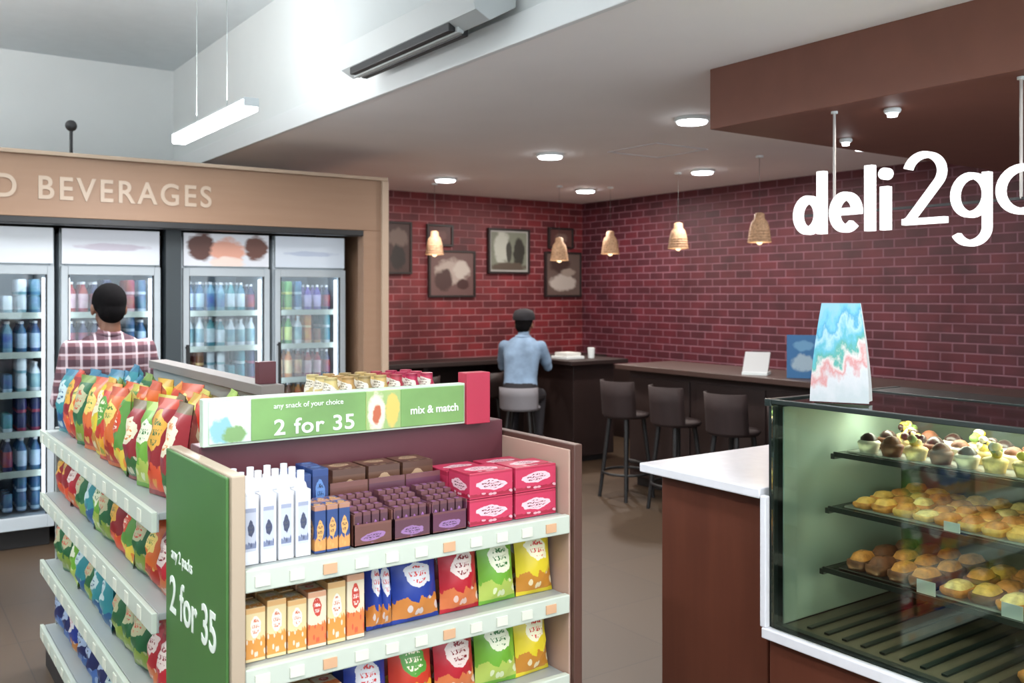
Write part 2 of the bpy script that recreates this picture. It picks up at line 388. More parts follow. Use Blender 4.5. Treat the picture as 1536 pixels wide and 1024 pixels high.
def cooler(x0,x1,rows,poster):
    e=empty('drinks_cooler'); y0,y1=6.5,7.2
    b=MB()
    b.box(x0,x0+.03,y0+.04,y1,0.12,2.02,frame); b.box(x1-.03,x1,y0+.04,y1,0.12,2.02,frame)
    b.box(x0+.03,x1-.03,y1-.03,y1,.12,2.02,cin); b.box(x0,x1,y0+.04,y1,1.985,2.02,frame)
    b.box(x0+.03,x1-.03,y0+.04,y1-.03,.12,.2,frame); b.box(x0+.03,x1-.03,y0+.04,y1-.03,1.76,1.80,frame)
    b.box(x0+.02,x1-.02,y0+.08,y1,0,.12,dark)
    b.obj('cabinet',e,bevel=0.004)
    b=MB(); b.box(x0+.01,x1-.01,y0+.01,y0+.04,1.79,2.015,frame,front=poster); b.obj('header',e)
    b=MB(); w=.045
    b.box(x0+.005,x0+w,y0,y0+.035,.13,1.775,frame); b.box(x1-w,x1-.005,y0,y0+.035,.13,1.775,frame)
    b.box(x0+w,x1-w,y0,y0+.035,1.72,1.775,frame); b.box(x0+w,x1-w,y0,y0+.035,.13,.21,frame)
    b.box(x0+w,x0+w+.008,y0+.005,y0+.03,.21,1.72,dark); b.box(x1-w-.008,x1-w,y0+.005,y0+.03,.21,1.72,dark)
    b.rod((x0+.025,y0-.03,.85),(x0+.025,y0-.03,1.25),.01,dark); b.rod((x0+.025,y0-.03,.87),(x0+.025,y0,.87),.008,dark); b.rod((x0+.025,y0-.03,1.23),(x0+.025,y0,1.23),.008,dark)
    b.obj('door',e,bevel=0.003)
    b=MB(); b.box(x0+w,x1-w,y0+.015,y0+.02,.21,1.72,glass); b.obj('glass',e)
    b=MB(); b.box(x0+.05,x0+.065,y0+.06,y0+.075,.25,1.7,ledsoft); b.box(x1-.065,x1-.05,y0+.06,y0+.075,.25,1.7,ledsoft); b.box(x0+.07,x1-.07,y0+.06,y0+.09,1.735,1.75,ledsoft)
    b.obj('light_strips',e)
    b=MB(); zs=[.22+.25*k for k in range(6)]
    for z in zs[1:]:
        b.box(x0+.03,x1-.03,y0+.11,y1-.03,z-.012,z,steel); b.box(x0+.03,x1-.03,y0+.10,y0+.112,z-.03,z+.01,lip)
    b.obj('shelves',e)
    b=MB(); n=int((x1-x0-.12)/.07)
    for i,z in enumerate(zs):
        cols=rows[i]; ks=[random.random() for _ in range(n)]
        for dy in (0,.09,.18):
            for j in range(n):
                c=B[cols[(j*len(cols))//n]]; x=x0+.09+j*(x1-x0-.18)/(n-1)
                if ks[j//3]<.4: 
                    b.lathe([(.027,0),(.030,.01),(.030,.10),(.025,.115)],c,(x,y0+.16+dy,z),8)
                    if j%4: b.lathe([(.027,0),(.030,.01),(.030,.09),(.025,.105)],c,(x,y0+.16+dy,z+.116),8) 
                else: b.bottle(.175+.045*ks[j//3],.031,c,capm,(x,y0+.16+dy,z))
    b.obj('bottles',e)
P=[blobmat('poster_a',(206,212,218),[(.25,.45,.20,.40,(222,170,70)),(.25,.5,.1,.2,(240,210,130))],.3),
   blobmat('poster_b',(204,208,216),[(.5,.5,.36,.10,(180,174,186))],.3),
   blobmat('poster_c',(206,208,214),[(.2,.6,.16,.42,(84,52,44)),(.85,.6,.14,.4,(96,60,50)),(.5,.45,.2,.42,(206,150,130)),(.5,.1,.2,.2,(220,200,190))],.3),
   blobmat('poster_d',(196,204,214),[(.5,.45,.36,.08,(170,180,198))],.3)]
cooler(-0.98,-0.34,[['blue'],['blue','teal'],['blue'],['teal'],['blue'],['lblue']],P[3])
cooler(-.32,.33,[['blue'],['blue','teal'],['teal'],['blue'],['white','blue'],['lblue']],P[1])
cooler(.36,1.02,[['navy','blue'],['blue','navy','blue'],['blue','teal','navy'],['lblue','blue','white'],['teal','lblue','blue'],['teal','lblue','white','lblue']],P[0])
cooler(1.05,1.67,[['blue'],['red','navy'],['navy','purple'],['red','navy','purple'],['navy','red','blue'],['red','navy','red','blue']],P[1])
cooler(1.81,2.43,[['white'],['teal','white'],['brown','white'],['brown','white','teal','navy'],['white','teal','white','white'],['blue','lblue','teal','navy']],P[2])
cooler(2.46,3.02,[['orange'],['orange','brown'],['brown','orange','green'],['orange','brown','red','navy'],['green','white','orange','brown','teal'],['green','blue','purple','navy']],P[3])

# ---------------------------------------------------------------- gondola
G=empty('gondola_shelving')
b=MB()
b.box(1.11,1.15,2.60,4.46,.08,1.26,steel); b.box(.66,1.6,2.62,4.44,0,.10,dark)
LZ=[.17,.45,.74,1.01]
for z in LZ:
    b.box(.66,1.11,2.60,4.46,z-.02,z,steel); b.box(.64,.655,2.59,4.46,z-.05,z+.005,lip); b.box(.655,.66,2.59,4.46,z-.05,z,steel)
    b.box(1.15,1.60,2.60,4.46,z-.02,z,steel); b.box(1.60,1.615,2.60,4.46,z-.05,z+.005,lip)
b.box(.70,1.11,4.44,4.465,.08,1.02,steel)
b.box(1.15,1.56,2.60,3.4,1.18,1.20,steel); b.box(1.15,1.56,2.60,2.62,1.1,1.2,burg)
b.box(1.09,1.17,3.0,4.46,1.26,1.295,mat('topper_board',(120,114,110),0.7)); b.box(1.10,1.16,3.05,3.09,1.295,1.37,burg)
b.obj('main_unit',G,bevel=0.002)
b=MB()
edge=mat('panel_edge',(160,144,124),0.5); beige=mat('inner_beige',(166,138,124),0.5)
b.box(.684,.716,2.07,2.585,.04,1.19,edge); b.box(.676,.684,2.085,2.585,.04,1.185,green)
b.box(1.665,1.695,2.07,2.54,.04,1.17,mat('end_brown',(76,50,42),0.45)); b.box(1.658,1.665,2.085,2.50,.04,1.155,beige)
b.box(.716,1.658,2.50,2.54,.04,1.17,burg)
b.box(.716,1.658,2.42,2.50,1.0,1.205,burg)
b.box(.716,1.658,2.12,2.5,0,.07,dark)
FZ=[.29,.515,.741,.967]
for z in FZ:
    b.box(.718,1.656,2.10,2.5,z-.02,z,steel); b.box(.718,1.656,2.078,2.10,z-.048,z+.004,lip)
b.obj('end_unit',G,bevel=0.003)
tag=mat('price_tag',(198,200,186),0.5); tagr=mat('price_tag_orange',(190,150,116),0.5)
b=MB()
for z in FZ:
    for k in range(11):
        x=.74+k*.083; b.box(x,x+.035,2.074,2.078,z-.036,z-.012,tagr if k%4==2 else tag)
for z in LZ:
    for k in range(12): 
        y=2.7+k*.15; b.box(.637,.64,y,y+.04,z-.042,z-.008,tag)
b.obj('price_tags',G)
hs=MB(); gl=mat('header_green',(104,142,80),0.4,noise=.15,nscale=6); hp=mat('header_pale',(176,194,176),0.4); pink=mat('header_pink',(160,36,62),0.45)
hs.box(.716,1.50,2.39,2.42,1.208,1.33,hp); hs.box(.84,1.17,2.386,2.39,1.214,1.324,gl); hs.box(1.28,1.495,2.386,2.39,1.214,1.324,gl)
hs.box(1.17,1.28,2.386,2.39,1.214,1.324,blobmat('header_pic',(140,166,104),[(.3,.45,.25,.5,(206,200,180)),(.3,.4,.12,.25,(170,90,60)),(.75,.5,.2,.45,(206,174,90))]))
hs.box(.73,.84,2.386,2.39,1.214,1.324,blobmat('header_pic2',(186,200,190),[(.3,.3,.3,.3,(120,166,176)),(.75,.6,.25,.35,(216,218,212)),(.6,.2,.3,.2,(110,144,90))]))
hs.box(1.50,1.585,2.38,2.43,1.205,1.36,pink)
hs.obj('header_sign',G,bevel=0.002)
wt=mat('white_print',(214,222,212),0.5)
text('header_text','2 for 35',(.90,2.385,1.225),.058,wt,RX,G,.001,.0008,sx=1.15,space=1.08)
text('header_text_small','any snack of your choice',(.90,2.385,1.295),.020,wt,RX,G,.001)
text('header_text_b','mix & match',(1.31,2.385,1.25),.032,wt,RX,G,.001,.0005)
text('side_text','2 for 35',(.6755,2.545,.765),.135,wt,RL,G,.001,.0015,sx=.90)
text('side_text_small','any 2 packs',(.6755,2.53,.905),.045,wt,RL,G,.001,sx=.9)

# packets
Bg={'blue':packmat('crisp_blue',(34,60,150),(222,222,226),(206,130,60),third=(190,40,40)),
 'red':packmat('crisp_red',(184,30,46),(232,214,206),(212,116,66),third=(120,20,30)),
 'green':packmat('crisp_green',(112,172,54),(232,236,206),(176,196,90),third=(40,100,40)),
 'yellow':packmat('crisp_yellow',(222,200,44),(240,234,196),(196,130,44),third=(190,50,40)),
 'orange':packmat('crisp_orange',(222,108,44),(240,210,110),(180,50,36),third=(60,110,50)),
 'teal':packmat('crisp_teal',(46,140,150),(200,220,220),(36,90,140),third=(20,70,110)),
 'dgreen':packmat('crisp_dgreen',(36,104,62),(190,190,150),(140,164,66),third=(190,60,40)),
 'dred':packmat('crisp_dred',(146,26,36),(226,170,64),(220,84,50),third=(40,90,50)),
 'navy':packmat('crisp_navy',(30,42,96),(170,190,220),(70,110,180)),
 'multi':packmat('crisp_multi',(206,60,40),(90,160,60),(234,170,50),third=(240,230,200)),
 'multi2':packmat('crisp_multi2',(90,150,60),(226,80,44),(230,200,70),third=(240,240,220)),
 'multi3':packmat('crisp_multi3',(150,30,40),(240,230,200),(60,110,60),third=(200,120,40))}
def bagrow_front(z,lst,y=2.155,h=.19,depth=2):
    b=MB()
    for (x0,x1,c) in lst:
        w=x1-x0
        for d in range(depth):
            b.M=Matrix.Translation(((x0+x1)/2+random.uniform(-.004,.004),y+d*.085,z))@Matrix.Rotation(random.uniform(-.09,.09),4,'Z')@Matrix.Rotation(-.12,4,'X')
            b.bag(w*1.0,h*random.uniform(.95,1.03),.07,Bg[c])
    b.M=Matrix.Identity(4); return b.obj('crisp_packets')
bagrow_front(.7425,[(1.055,1.10,'blue'),(1.085,1.13,'blue'),(1.13,1.27,'blue'),(1.27,1.395,'red'),(1.395,1.52,'green'),(1.52,1.645,'yellow')])
bagrow_front(.5165,[(1.00,1.12,'blue'),(1.12,1.25,'multi'),(1.25,1.385,'red'),(1.385,1.52,'green'),(1.52,1.645,'yellow')])
bagrow_front(.2915,[(.74,.88,'yellow'),(.88,1.02,'green'),(1.02,1.16,'red'),(1.16,1.30,'blue'),(1.30,1.43,'orange'),(1.43,1.64,'red')],h=.17)
def bagrow_left(z,cols,h,w=.155,depth=3,thick=.09,var=.2):
    b=MB(); n=int(1.80/w)
    for j in range(n):
        yc=4.40-w/2-j*(1.80/n)
        c=cols[min(len(cols)-1,(j*len(cols))//n)]
        for d in range(depth):
            cc=c if random.random()>var else random.choice(cols)
            b.M=Matrix.Translation((.72+d*.11,yc+random.uniform(-.01,.01),z+.002))@Matrix.Rotation(math.radians(-90)+random.uniform(-.3,.3),4,'Z')@Matrix.Rotation(-.1+random.uniform(-.06,.06),4,'X')
            b.bag(w*1.05,h*random.uniform(.9,1.04),thick,Bg[cc])
    b.M=Matrix.Identity(4); return b.obj('snack_packets')
bagrow_left(1.01,['teal','teal','teal','dgreen','orange','yellow','multi','orange','multi2','multi3','green','dred','multi3','navy'],.275,w=.135)
bagrow_left(.74,['dred','dred','red','dgreen','teal','dgreen','dgreen','green','multi2','green','orange','red','dred'],.22,w=.14)
bagrow_left(.45,['dgreen','dgreen','green','teal','dgreen','teal','teal','dgreen','green','orange','red','red'],.22,w=.15)
bagrow_left(.17,['navy','blue','navy','navy','teal','blue','navy','navy'],.22)
def carton(b,x0,x1,y0,y1,z0,h,mt): b.box(x0,x1,y0,y1,z0,z0+h,mt)
wc=mat('bottle_white',(206,208,214),.35); wlab=packmat('bottle_label',(190,196,212),(60,66,96),(120,130,160),.5,.3,.2)
bc=packmat('carton_blue',(44,70,124),(220,166,96),(210,146,80),.5,.3,.3)
nb=packmat('carton_navy',(34,56,108),(90,130,190),(40,70,130))
pb=packmat('carton_choc',(84,48,60),(160,106,170),(120,76,76),.5,.3,.25)
pk=packmat('carton_pink',(196,54,88),(240,196,206),(160,34,60),.5,.34,.2)
cy=packmat('carton_cream',(230,210,160),(236,234,222),(220,150,70),.62,.28,.42,third=(190,90,50))
cy2=packmat('carton_cream_red',(232,218,190),(204,70,56),(220,126,70),.7,.25,.42,third=(240,230,220))
b=MB()
for k in range(4):
    x=.748+k*.043
    for yy in (2.145,2.20,2.255):
        b.box(x-.0185,x+.0185,yy-.017,yy+.017,.9685,1.128,wc); b.box(x-.013,x+.013,yy-.0178,yy-.017,1.0,1.10,wlab)
        b.lathe([(.0165,0),(.013,.014),(.009,.018),(.009,.044)],wc,(x,yy,1.128),10)
b.obj('lotion_bottles',bevel=.003)
b=MB()
for k in range(3):
    for r in range(2): carton(b,.905+k*.032,.934+k*.032,2.125+r*.05,2.17+r*.05,.9685,.115,bc)
for k in range(2):
    for r in range(2): carton(b,.905+k*.047,.949+k*.047,2.25+r*.06,2.305+r*.06,.9685,.17+.01*k,nb)
b.obj('medicine_boxes',bevel=.0015)
b=MB()
def display(b,x0,x1,y0,y1,z,h,tint):
    t=.003
    b.box(x0,x1,y0,y0+t,z,z+h*.55,tint); b.box(x0,x0+t,y0,y1,z,z+h*.8,tint); b.box(x1-t,x1,y0,y1,z,z+h*.8,tint)
    b.box(x0,x1,y1-t,y1,z,z+h*1.35,tint); b.box(x0,x1,y0,y1,z,z+t,tint)
    n=4
    for i in range(n):
        for r in range(4):
            xx=x0+.006+(x1-x0-.012)*i/n; ww=(x1-x0-.012)/n-.004
            b.box(xx,xx+ww,y0+.008+r*.03,y0+.034+r*.03,z+t,z+h*(.82+.09*r),pb)
for k in range(3):
    display(b,1.008+k*.112,1.116+k*.112,2.125,2.27,.9685,.10,packmat('choc_tray_%d'%k,((106,66,58),(90,52,66),(96,50,72))[k],(150,110,160),(120,76,70),.4,.3,.1))
for k in range(3): b.box(1.03+k*.105,1.125+k*.105,2.30,2.40,.9685,1.13,packmat('choc_box_%d'%k,(100,68,52),(180,150,120),(74,48,40)))
b.obj('chocolate_bar_boxes')
b=MB()
for x in (1.352,1.504): 
    b.box(x,x+.142,2.13,2.24,.9685,1.04,pk); b.box(x+.004,x+.138,2.255,2.36,.9685,1.10,pk); b.box(x,x+.142,2.13,2.24,1.0415,1.112,pk) 
b.obj('biscuit_boxes',bevel=.002)
b=MB()
for k in range(6):
    for r in range(3):
        m_=(cy,cy,cy,cy2,cy,cy2)[k]; carton(b,.735+k*.051,.782+k*.051,2.125+r*.08,2.195+r*.08,.7425,.125+.01*(k%2)+.025*(k>3),m_)
b.obj('juice_cartons',bevel=.0015)
b=MB()
for k in range(4):
    for r in range(3): carton(b,.735+k*.062,.79+k*.062,2.125+r*.08,2.195+r*.08,.5165,.125,cy2 if k%2 else cy)
b.obj('tea_cartons',bevel=.0015)
b=MB()
tops=[(216,196,130),(196,156,96),(176,150,96),(215,184,116),(186,64,80),(190,44,86),(200,60,94)]
for k,c in enumerate(tops):
    m_=packmat('jar_%d'%k,c,(232,226,210),tuple(int(x*.7) for x in c))
    for r in range(3): b.lathe([(.024,0),(.027,.01),(.027,.10),(.02,.12),(.02,.14)],m_,(1.185+k*.056,2.66+r*.07,1.2015),12)
b.obj('snack_tubs')

# ---------------------------------------------------------------- counter and bakery case
b=MB()
b.box(2.46,3.35,2.075,2.66,.915,.95,stone); b.box(2.53,3.28,2.10,2.61,.06,.915,cwood); b.box(2.56,3.28,2.12,2.59,0,.06,dark)
b.obj('service_counter',bevel=.005)
C=empty('bakery_display_case')
b=MB()
x0,x1,y0,y1=2.46,3.2,.35,2.06
b.box(x0+.02,x1,y0,y1-.01,.08,.46,cwood); b.box(x0+.06,x1,y0,y1-.03,0,.08,dark)
b.box(x0-.01,x1,y0,y1,.46,.495,stone); b.box(x0-.008,x0+.016,y1-.016,y1+.008,.495,.93,stone)
b.obj('base',C,bevel=.004)
b=MB(); fr=mat('case_frame',(34,44,42),.3)
for x,y in ((x0+.018,y1-.03),(x0+.005,y0),(x1-.025,y1-.03),(x1-.025,y0)): b.box(x,x+.022,y,y+.022,.495,1.25,fr)
b.box(x0,x1,y1-.03,y1-.005,1.228,1.252,fr); b.box(x0+.003,x0+.02,y0,y1-.03,1.236,1.252,fr); b.box(x1-.2,x1,y0,y1-.03,1.236,1.25,fr)
b.box(x0+.02,x0+.05,y0,y1-.03,.497,.51,fr); b.box(x0+.05,x1-.03,y1-.045,y1-.03,.497,.51,fr)
b.box(x1-.012,x1,y0,y1,.495,1.23,mat('case_back',(84,94,82),.4))
b.box(x0+.042,x1-.03,y1-.052,y1-.046,.51,1.226,mat('case_end_panel',(164,180,168),.3,noise=.1,nscale=3))
b.box(x0+.03,x1-.03,y0,y1-.05,.496,.506,mat('case_deck',(96,88,74),.35))
b.obj('frame',C,bevel=.002)
b=MB(); b.box(x0+.006,x0+.012,y0+.02,y1-.03,.50,1.236,cglass); b.box(x0+.04,x1-.03,y1-.02,y1-.014,.50,1.228,cglass); b.box(x0+.02,x1-.2,y0,y1-.03,1.240,1.246,cglass)
b.obj('glass_panes',C)
b=MB(); SH=[(2.66,.68),(2.69,.88),(2.72,1.06)]
for sx,z in SH:
    b.box(sx,x1-.03,y0+.03,y1-.09,z-.008,z,cglass); b.box(sx-.008,sx,y0+.03,y1-.09,z-.014,z+.003,fr)
    b.box(sx-.01,x1-.02,y1-.095,y1-.08,z-.022,z-.004,fr)
for k in range(24):
    y=y0+.06+k*.066; b.box(2.54,3.1,y,y+.018,.507,.513,fr)
b.obj('shelves',C)
b=MB(); ledw=ledmat('case_led',(255,240,208),13)
for sx,z in SH: b.box(sx+.005,sx+.018,y0+.05,y1-.1,z-.016,z-.009,ledw)
b.box(x1-.06,x1-.04,y0+.05,y1-.08,1.22,1.235,ledw); b.obj('light_strips',C)
arealight('case_lamp',(2.9,1.2,1.215),.05,10,(1,.92,.78),sizey=1.5,parent=C)
pie=mat('pie_crust',(200,130,62),.6,noise=.35,nscale=45); pie2=mat('pastry_gold',(222,172,90),.55,noise=.3,nscale=45); pie3=mat('pastry_pale',(230,202,134),.6,noise=.3,nscale=50)
brn=mat('brown_bake',(112,66,44),.6,noise=.4,nscale=40); choc=mat('chocolate',(58,36,32),.35); cream=mat('cream',(226,216,192),.5,noise=.15,nscale=30); yel=mat('lemon_top',(224,200,76),.45); leaf=mat('lettuce',(120,150,80),.6)
tray=mat('tray_metal',(150,150,145),.35,.6); blacktray=mat('tray_black',(44,40,38),.4); lab=mat('label_card',(205,206,204),.5)
def roundpie(b,x,y,z,r,mt,top=None):
    b.lathe([(r*.78,0),(r,.028),(r*1.04,.034),(r*.9,.04),(r*.5,.046),(.001,.048)],mt,(x,y,z),14)
    if top: b.lathe([(r*.8,.036),(r*.75,.05),(r*.4,.062),(.001,.066)],top,(x,y,z),12)
def flatpastry(b,x,y,z,w,d,h,mt,fill=None):
    old=b.M; b.M=old@Matrix.Translation((x,y,z))@Matrix.Rotation(random.uniform(-.2,.2),4,'Z')
    seg=16
    def ring(k,zz,wob=0): return [(math.copysign(abs(math.cos(2*math.pi*j/seg+.2))**.5,math.cos(2*math.pi*j/seg+.2))*w/2*k*(1+wob*(j%2)),math.copysign(abs(math.sin(2*math.pi*j/seg+.2))**.5,math.sin(2*math.pi*j/seg+.2))*d/2*k*(1+wob*(j%2)),zz) for j in range(seg)]
    R=[ring(.92,0),ring(1,h*.3,.05),ring(.97,h*.6,.05),ring(.82,h*.62),ring(.6,h),ring(.05,h*1.08)]
    v=sum(R,[]); fs=[]
    for i in range(len(R)-1):
        for j in range(seg): k=(j+1)%seg; fs.append((i*seg+j,i*seg+k,(i+1)*seg+k,(i+1)*seg+j))
    b.add(v[:4*seg],[f for f in fs if max(f)<4*seg],mt,smooth=True)
    b.add(v[3*seg:],[tuple(q-3*seg for q in f) for f in fs if min(f)>=3*seg],fill or mt,smooth=True)
    b.M=old
def salad(b,x,y,z,r=.045):
    roundpie(b,x,y,z,r,pie3)
    for k in range(9): 
        a=random.uniform(0,6.28); q=random.uniform(0,r*.75); s_=random.uniform(.010,.018)
        b.sphere((x+q*math.cos(a),y+q*math.sin(a),z+.05+random.uniform(0,.03)),s_,s_*random.uniform(.6,1.2),s_*.8,random.choice((yel,cream,leaf,yel,pie3,yel,choc)),7,5)
top_o=MB(); 
for r in range(6):
    for c in range(3):
        if (r+c)%3==2: salad(top_o,2.78+c*.11,1.88-r*.085,1.067,.036)
        else: roundpie(top_o,2.78+c*.11,1.88-r*.085,1.067,.036,(cream,brn)[(r+c)%2],(choc,brn)[r%2])
for r in range(9):
    for c in range(3): salad(top_o,2.79+c*.118,1.36-r*.098,1.067)
top_o.box(2.745,3.12,.45,1.94,1.0615,1.067,tray)
top_o.obj('cupcake_tray')
b=MB(); b.box(2.715,3.13,1.30,1.93,.8815,.887,tray); b.box(2.715,3.13,.45,1.27,.8815,.887,blacktray)
for r in range(8):
    for c in range(4): flatpastry(b,2.765+c*.098,1.88-r*.073,.887,.09*random.uniform(.9,1.05),.066,.032*random.uniform(.8,1.3),random.choice((pie,pie2,pie2)),random.choice((pie2,pie3,pie)))
for r in range(10):
    for c in range(3): flatpastry(b,2.79+c*.13,1.22-r*.08,.887,.12,.072,.04*random.uniform(.8,1.2),random.choice((pie3,pie2)),random.choice((pie3,cream,pie2)))
for k in range(4): b.box(2.70,2.703,1.52-k*.33,1.57-k*.33,.8815,.910,lab)
b.obj('pastry_tray')
b=MB(); b.box(2.685,3.13,1.62,1.93,.6815,.687,blacktray); b.box(2.685,3.13,.45,1.6,.6815,.687,tray)
for r in range(4):
    for c in range(3): flatpastry(b,2.745+c*.13,1.88-r*.076,.687,.12,.07,.05,brn,random.choice((brn,pie)))
for r in range(12):
    for c in range(3): flatpastry(b,2.75+c*.13,1.55-r*.088,.687,.12,.08,.04*random.uniform(.8,1.2),random.choice((pie,pie2,brn)),random.choice((pie2,pie,pie3)))
for k in range(4): b.box(2.67,2.673,1.58-k*.26,1.64-k*.26,.6815,.722,lab)
b.obj('pie_tray')
b=MB(); b.box(2.60,3.08,.5,1.35,.514,.52,blacktray)
for r in range(7):
    for c in range(3): flatpastry(b,2.70+c*.15,1.28-r*.11,.52,.13,.09,.04,brn if c%2 else pie)
b.obj('bread_tray')
b=MB(); bagm,nt,bs=newmat('printed_bag')
tc=nt.nodes.new('ShaderNodeTexCoord'); s=nt.nodes.new('ShaderNodeSeparateXYZ'); nt.links.new(tc.outputs['UV'],s.inputs[0])
nz=nt.nodes.new('ShaderNodeTexNoise'); nz.inputs['Scale'].default_value=4.2; nz.inputs['Detail'].default_value=4; nt.links.new(tc.outputs['UV'],nz.inputs['Vector'])
vv=mth(nt,'ADD',s.outputs[1],mth(nt,'MULTIPLY',mth(nt,'SUBTRACT',nz.outputs['Fac'],.5),.8))
vv=mth(nt,'SUBTRACT',vv,mth(nt,'MULTIPLY',mth(nt,'SUBTRACT',s.outputs[0],.5),.25))
rp=nt.nodes.new('ShaderNodeValToRGB'); e=rp.color_ramp.elements
e[0].position=0; e[0].color=lin((170,178,182)); e[1].position=1; e[1].color=lin((120,172,196))
for p_,c_ in ((.22,(186,188,192)),(.33,(186,130,130)),(.42,(194,188,186)),(.50,(74,150,140)),(.60,(80,160,180)),(.72,(150,186,196)),(.8,(64,146,180)),(.9,(96,170,196))):
    q=e.new(p_); q.color=lin(c_)
nt.links.new(vv,rp.inputs['Fac']); nt.links.new(rp.outputs[0],bs.inputs['Base Color']); bs.inputs['Roughness'].default_value=.45
side=mat('bag_side',(186,190,192),.5)
def tbag(b,cx,cy,z,w,d,h,mt,rot=0):
    b.M=Matrix.Translation((cx,cy,z))@Matrix.Rotation(rot,4,'Z')
    nz_=8; v=[]
    for k in range(nz_+1):
        t=k/nz_; ww=w*(1-.34*t**1.6)/2; dd=d*(1-.93*t)/2+.004
        bul=.012*math.sin(math.pi*t)
        v+=[(-ww,-dd,t*h),(0,-dd-bul,t*h),(ww,-dd,t*h),(ww*.93,0,t*h),(ww,dd,t*h),(0,dd+bul,t*h),(-ww,dd,t*h),(-ww*.93,0,t*h)]
    fr_=[];ur=[];sd=[];us=[]
    for k in range(nz_):
        for i in range(8):
            j=(i+1)%8; q=(k*8+i,k*8+j,(k+1)*8+j,(k+1)*8+i); a,c=k/nz_,(k+1)/nz_
            if i in (0,1,4,5):
                o=.5*(i%2) ; fr_.append(q); ur.append([(o,a),(o+.5,a),(o+.5,c),(o,c)])
            else: sd.append(q); us.append([(0,0)]*4)
    b.add(v,fr_,mt,ur,True); b.add(v,sd,side,us)
    b.add(v[:8],[(7,6,5,4,3,2,1,0)],side); b.add(v[-8:],[tuple(range(8))],side); b.M=Matrix.Identity(4)
tbag(b,2.60,1.86,1.2535,.18,.09,.315,bagm,math.radians(-62)); b.obj('printed_coffee_bag')
ISL=1.01
b=MB(); bluem=blobmat('blue_card',(54,104,150),[(.5,.35,.35,.2,(150,170,184)),(.5,.75,.3,.12,(100,146,180))])
b.M=Matrix.Translation((5.40,4.17,ISL+.001))@Matrix.Rotation(math.radians(-50),4,'Z'); b.box(-.11,.11,-.03,-.02,0,.30,bluem); 
b.box(-.11,.11,-.02,.07,0,.012,dark); b.rod((0,.06,.01),(0,-.02,.2),.008,dark); b.M=Matrix.Identity(4); b.obj('menu_display_stand')
b=MB(); b.M=Matrix.Translation((5.36,4.55,ISL+.001))@Matrix.Rotation(math.radians(-60),4,'Z')
b.box(-.09,.09,-.08,.08,0,.02,white)
b.add([(-.09,-.06,.02),(.09,-.06,.02),(.09,.06,.16),(-.09,.06,.16),(-.09,.07,.15),(.09,.07,.15),(.09,-.04,.02),(-.09,-.04,.02)],[(0,1,2,3),(3,2,5,4),(7,4,5,6),(0,3,4,7),(1,6,5,2)],mat('tablet_grey',(180,182,184),.4)); b.M=Matrix.Identity(4)
b.obj('tablet_stand')

# ---------------------------------------------------------------- hanging sign
Sg=empty('hanging_shop_sign'); b=MB()
SX=1.045
b.M=Matrix.Translation((3.40,2.66,1.855))@Matrix(((0,0,-1,0),(-1,0,0,0),(0,1,0,0),(0,0,0,1)))@Matrix.Diagonal((SX,1,1,1))
def arc(cx,cy,rx,ry,a0,a1,n=28): return [(cx+rx*math.cos(math.radians(a0+(a1-a0)*i/n)),cy+ry*math.sin(math.radians(a0+(a1-a0)*i/n))) for i in range(n+1)]
W=.034;D=.03
b.stroke(arc(.072,.085,.052,.068,0,360)[:-1],W,D,signm,True); b.stroke([(.138,0),(.138,.268)],W,D,signm)
b.stroke(arc(.250,.085,.052,.068,0,315),W,D,signm); b.stroke([(.196,.088),(.318,.088)],.028,D,signm)
b.stroke([(.360,0),(.360,.268)],W,D,signm); b.stroke([(.428,0),(.428,.175)],W,D,signm)
b.lathe([(.024,0),(.024,D)],signm,(.428,.226,0),20)
w2=.024
b.stroke(arc(.588,.215,.068,.068,165,-38)+[(.53,.035),(.515,.026)],w2,D,signm); b.stroke([(.503,.026),(.672,.026)],w2,D,signm)
b.stroke(arc(.764,.110,.058,.072,0,360)[:-1],w2,D,signm,True)
b.stroke([(.822,.19),(.822,-.01)]+arc(.764,-.01,.058,.058,-8,-155),w2,D,signm)
b.stroke(arc(.945,.115,.075,.078,0,360)[:-1],w2,D,signm,True)
b.M=Matrix.Identity(4); b.obj('letters',Sg)
b=MB()
b.box(3.402,3.412,1.60,2.66,1.935,1.945,dark)
for y in (2.47,1.69): b.rod((3.407,y,1.94),(3.407,y,2.375),.006,mat('rod_white',(180,174,170),.4)); b.lathe([(.014,0),(.014,.01)],white,(3.407,y,2.365),12)
b.obj('hanger',Sg)

# ---------------------------------------------------------------- pendant lamps
wick=mat('wicker',(168,134,104),.7,noise=.35,nscale=60); bulbm=ledmat('bulb_warm',(255,224,176),2.0)
def pend(x,y,z,s_=.82):
    e=MB(); e.M=Matrix.Translation((x,y,z))@Matrix.Diagonal((s_,s_,s_,1))
    e.lathe([(.105,-.13),(.108,-.12),(.10,-.07),(.09,.01),(.075,.06),(.05,.09),(.045,.14),(.02,.15)],wick,(0,0,0),20)
    for k in range(9): r=.108-.0035*k if k<5 else .098-.008*(k-3); e.torus((0,0,-.125+k*.025),max(.05,r),.005,wick,20,6)
    e.sphere((0,0,-.125),.03,.03,.03,bulbm,10,6); e.M=Matrix.Identity(4)
    e.rod((x,y,z+.12),(x,y,2.66),.0015,dark,6); e.lathe([(.03,0),(.03,.015)],white,(x,y,2.645),12)
    o=e.obj('wicker_pendant_lamp')
    l=bpy.data.lights.new('bulb','POINT'); l.energy=2.0; l.color=(1,.8,.55); l.shadow_soft_size=.05
    lo=bpy.data.objects.new('bulb',l); lo.location=(x,y,z-.18); sc.collection.objects.link(lo); lo.parent=o
for p_ in ((5.69,4.8,2.10),(5.9,5.88,2.10),(6.14,7.06,2.10),(5.66,7.27,2.03),(4.55,7.8,2.08)): pend(*p_)
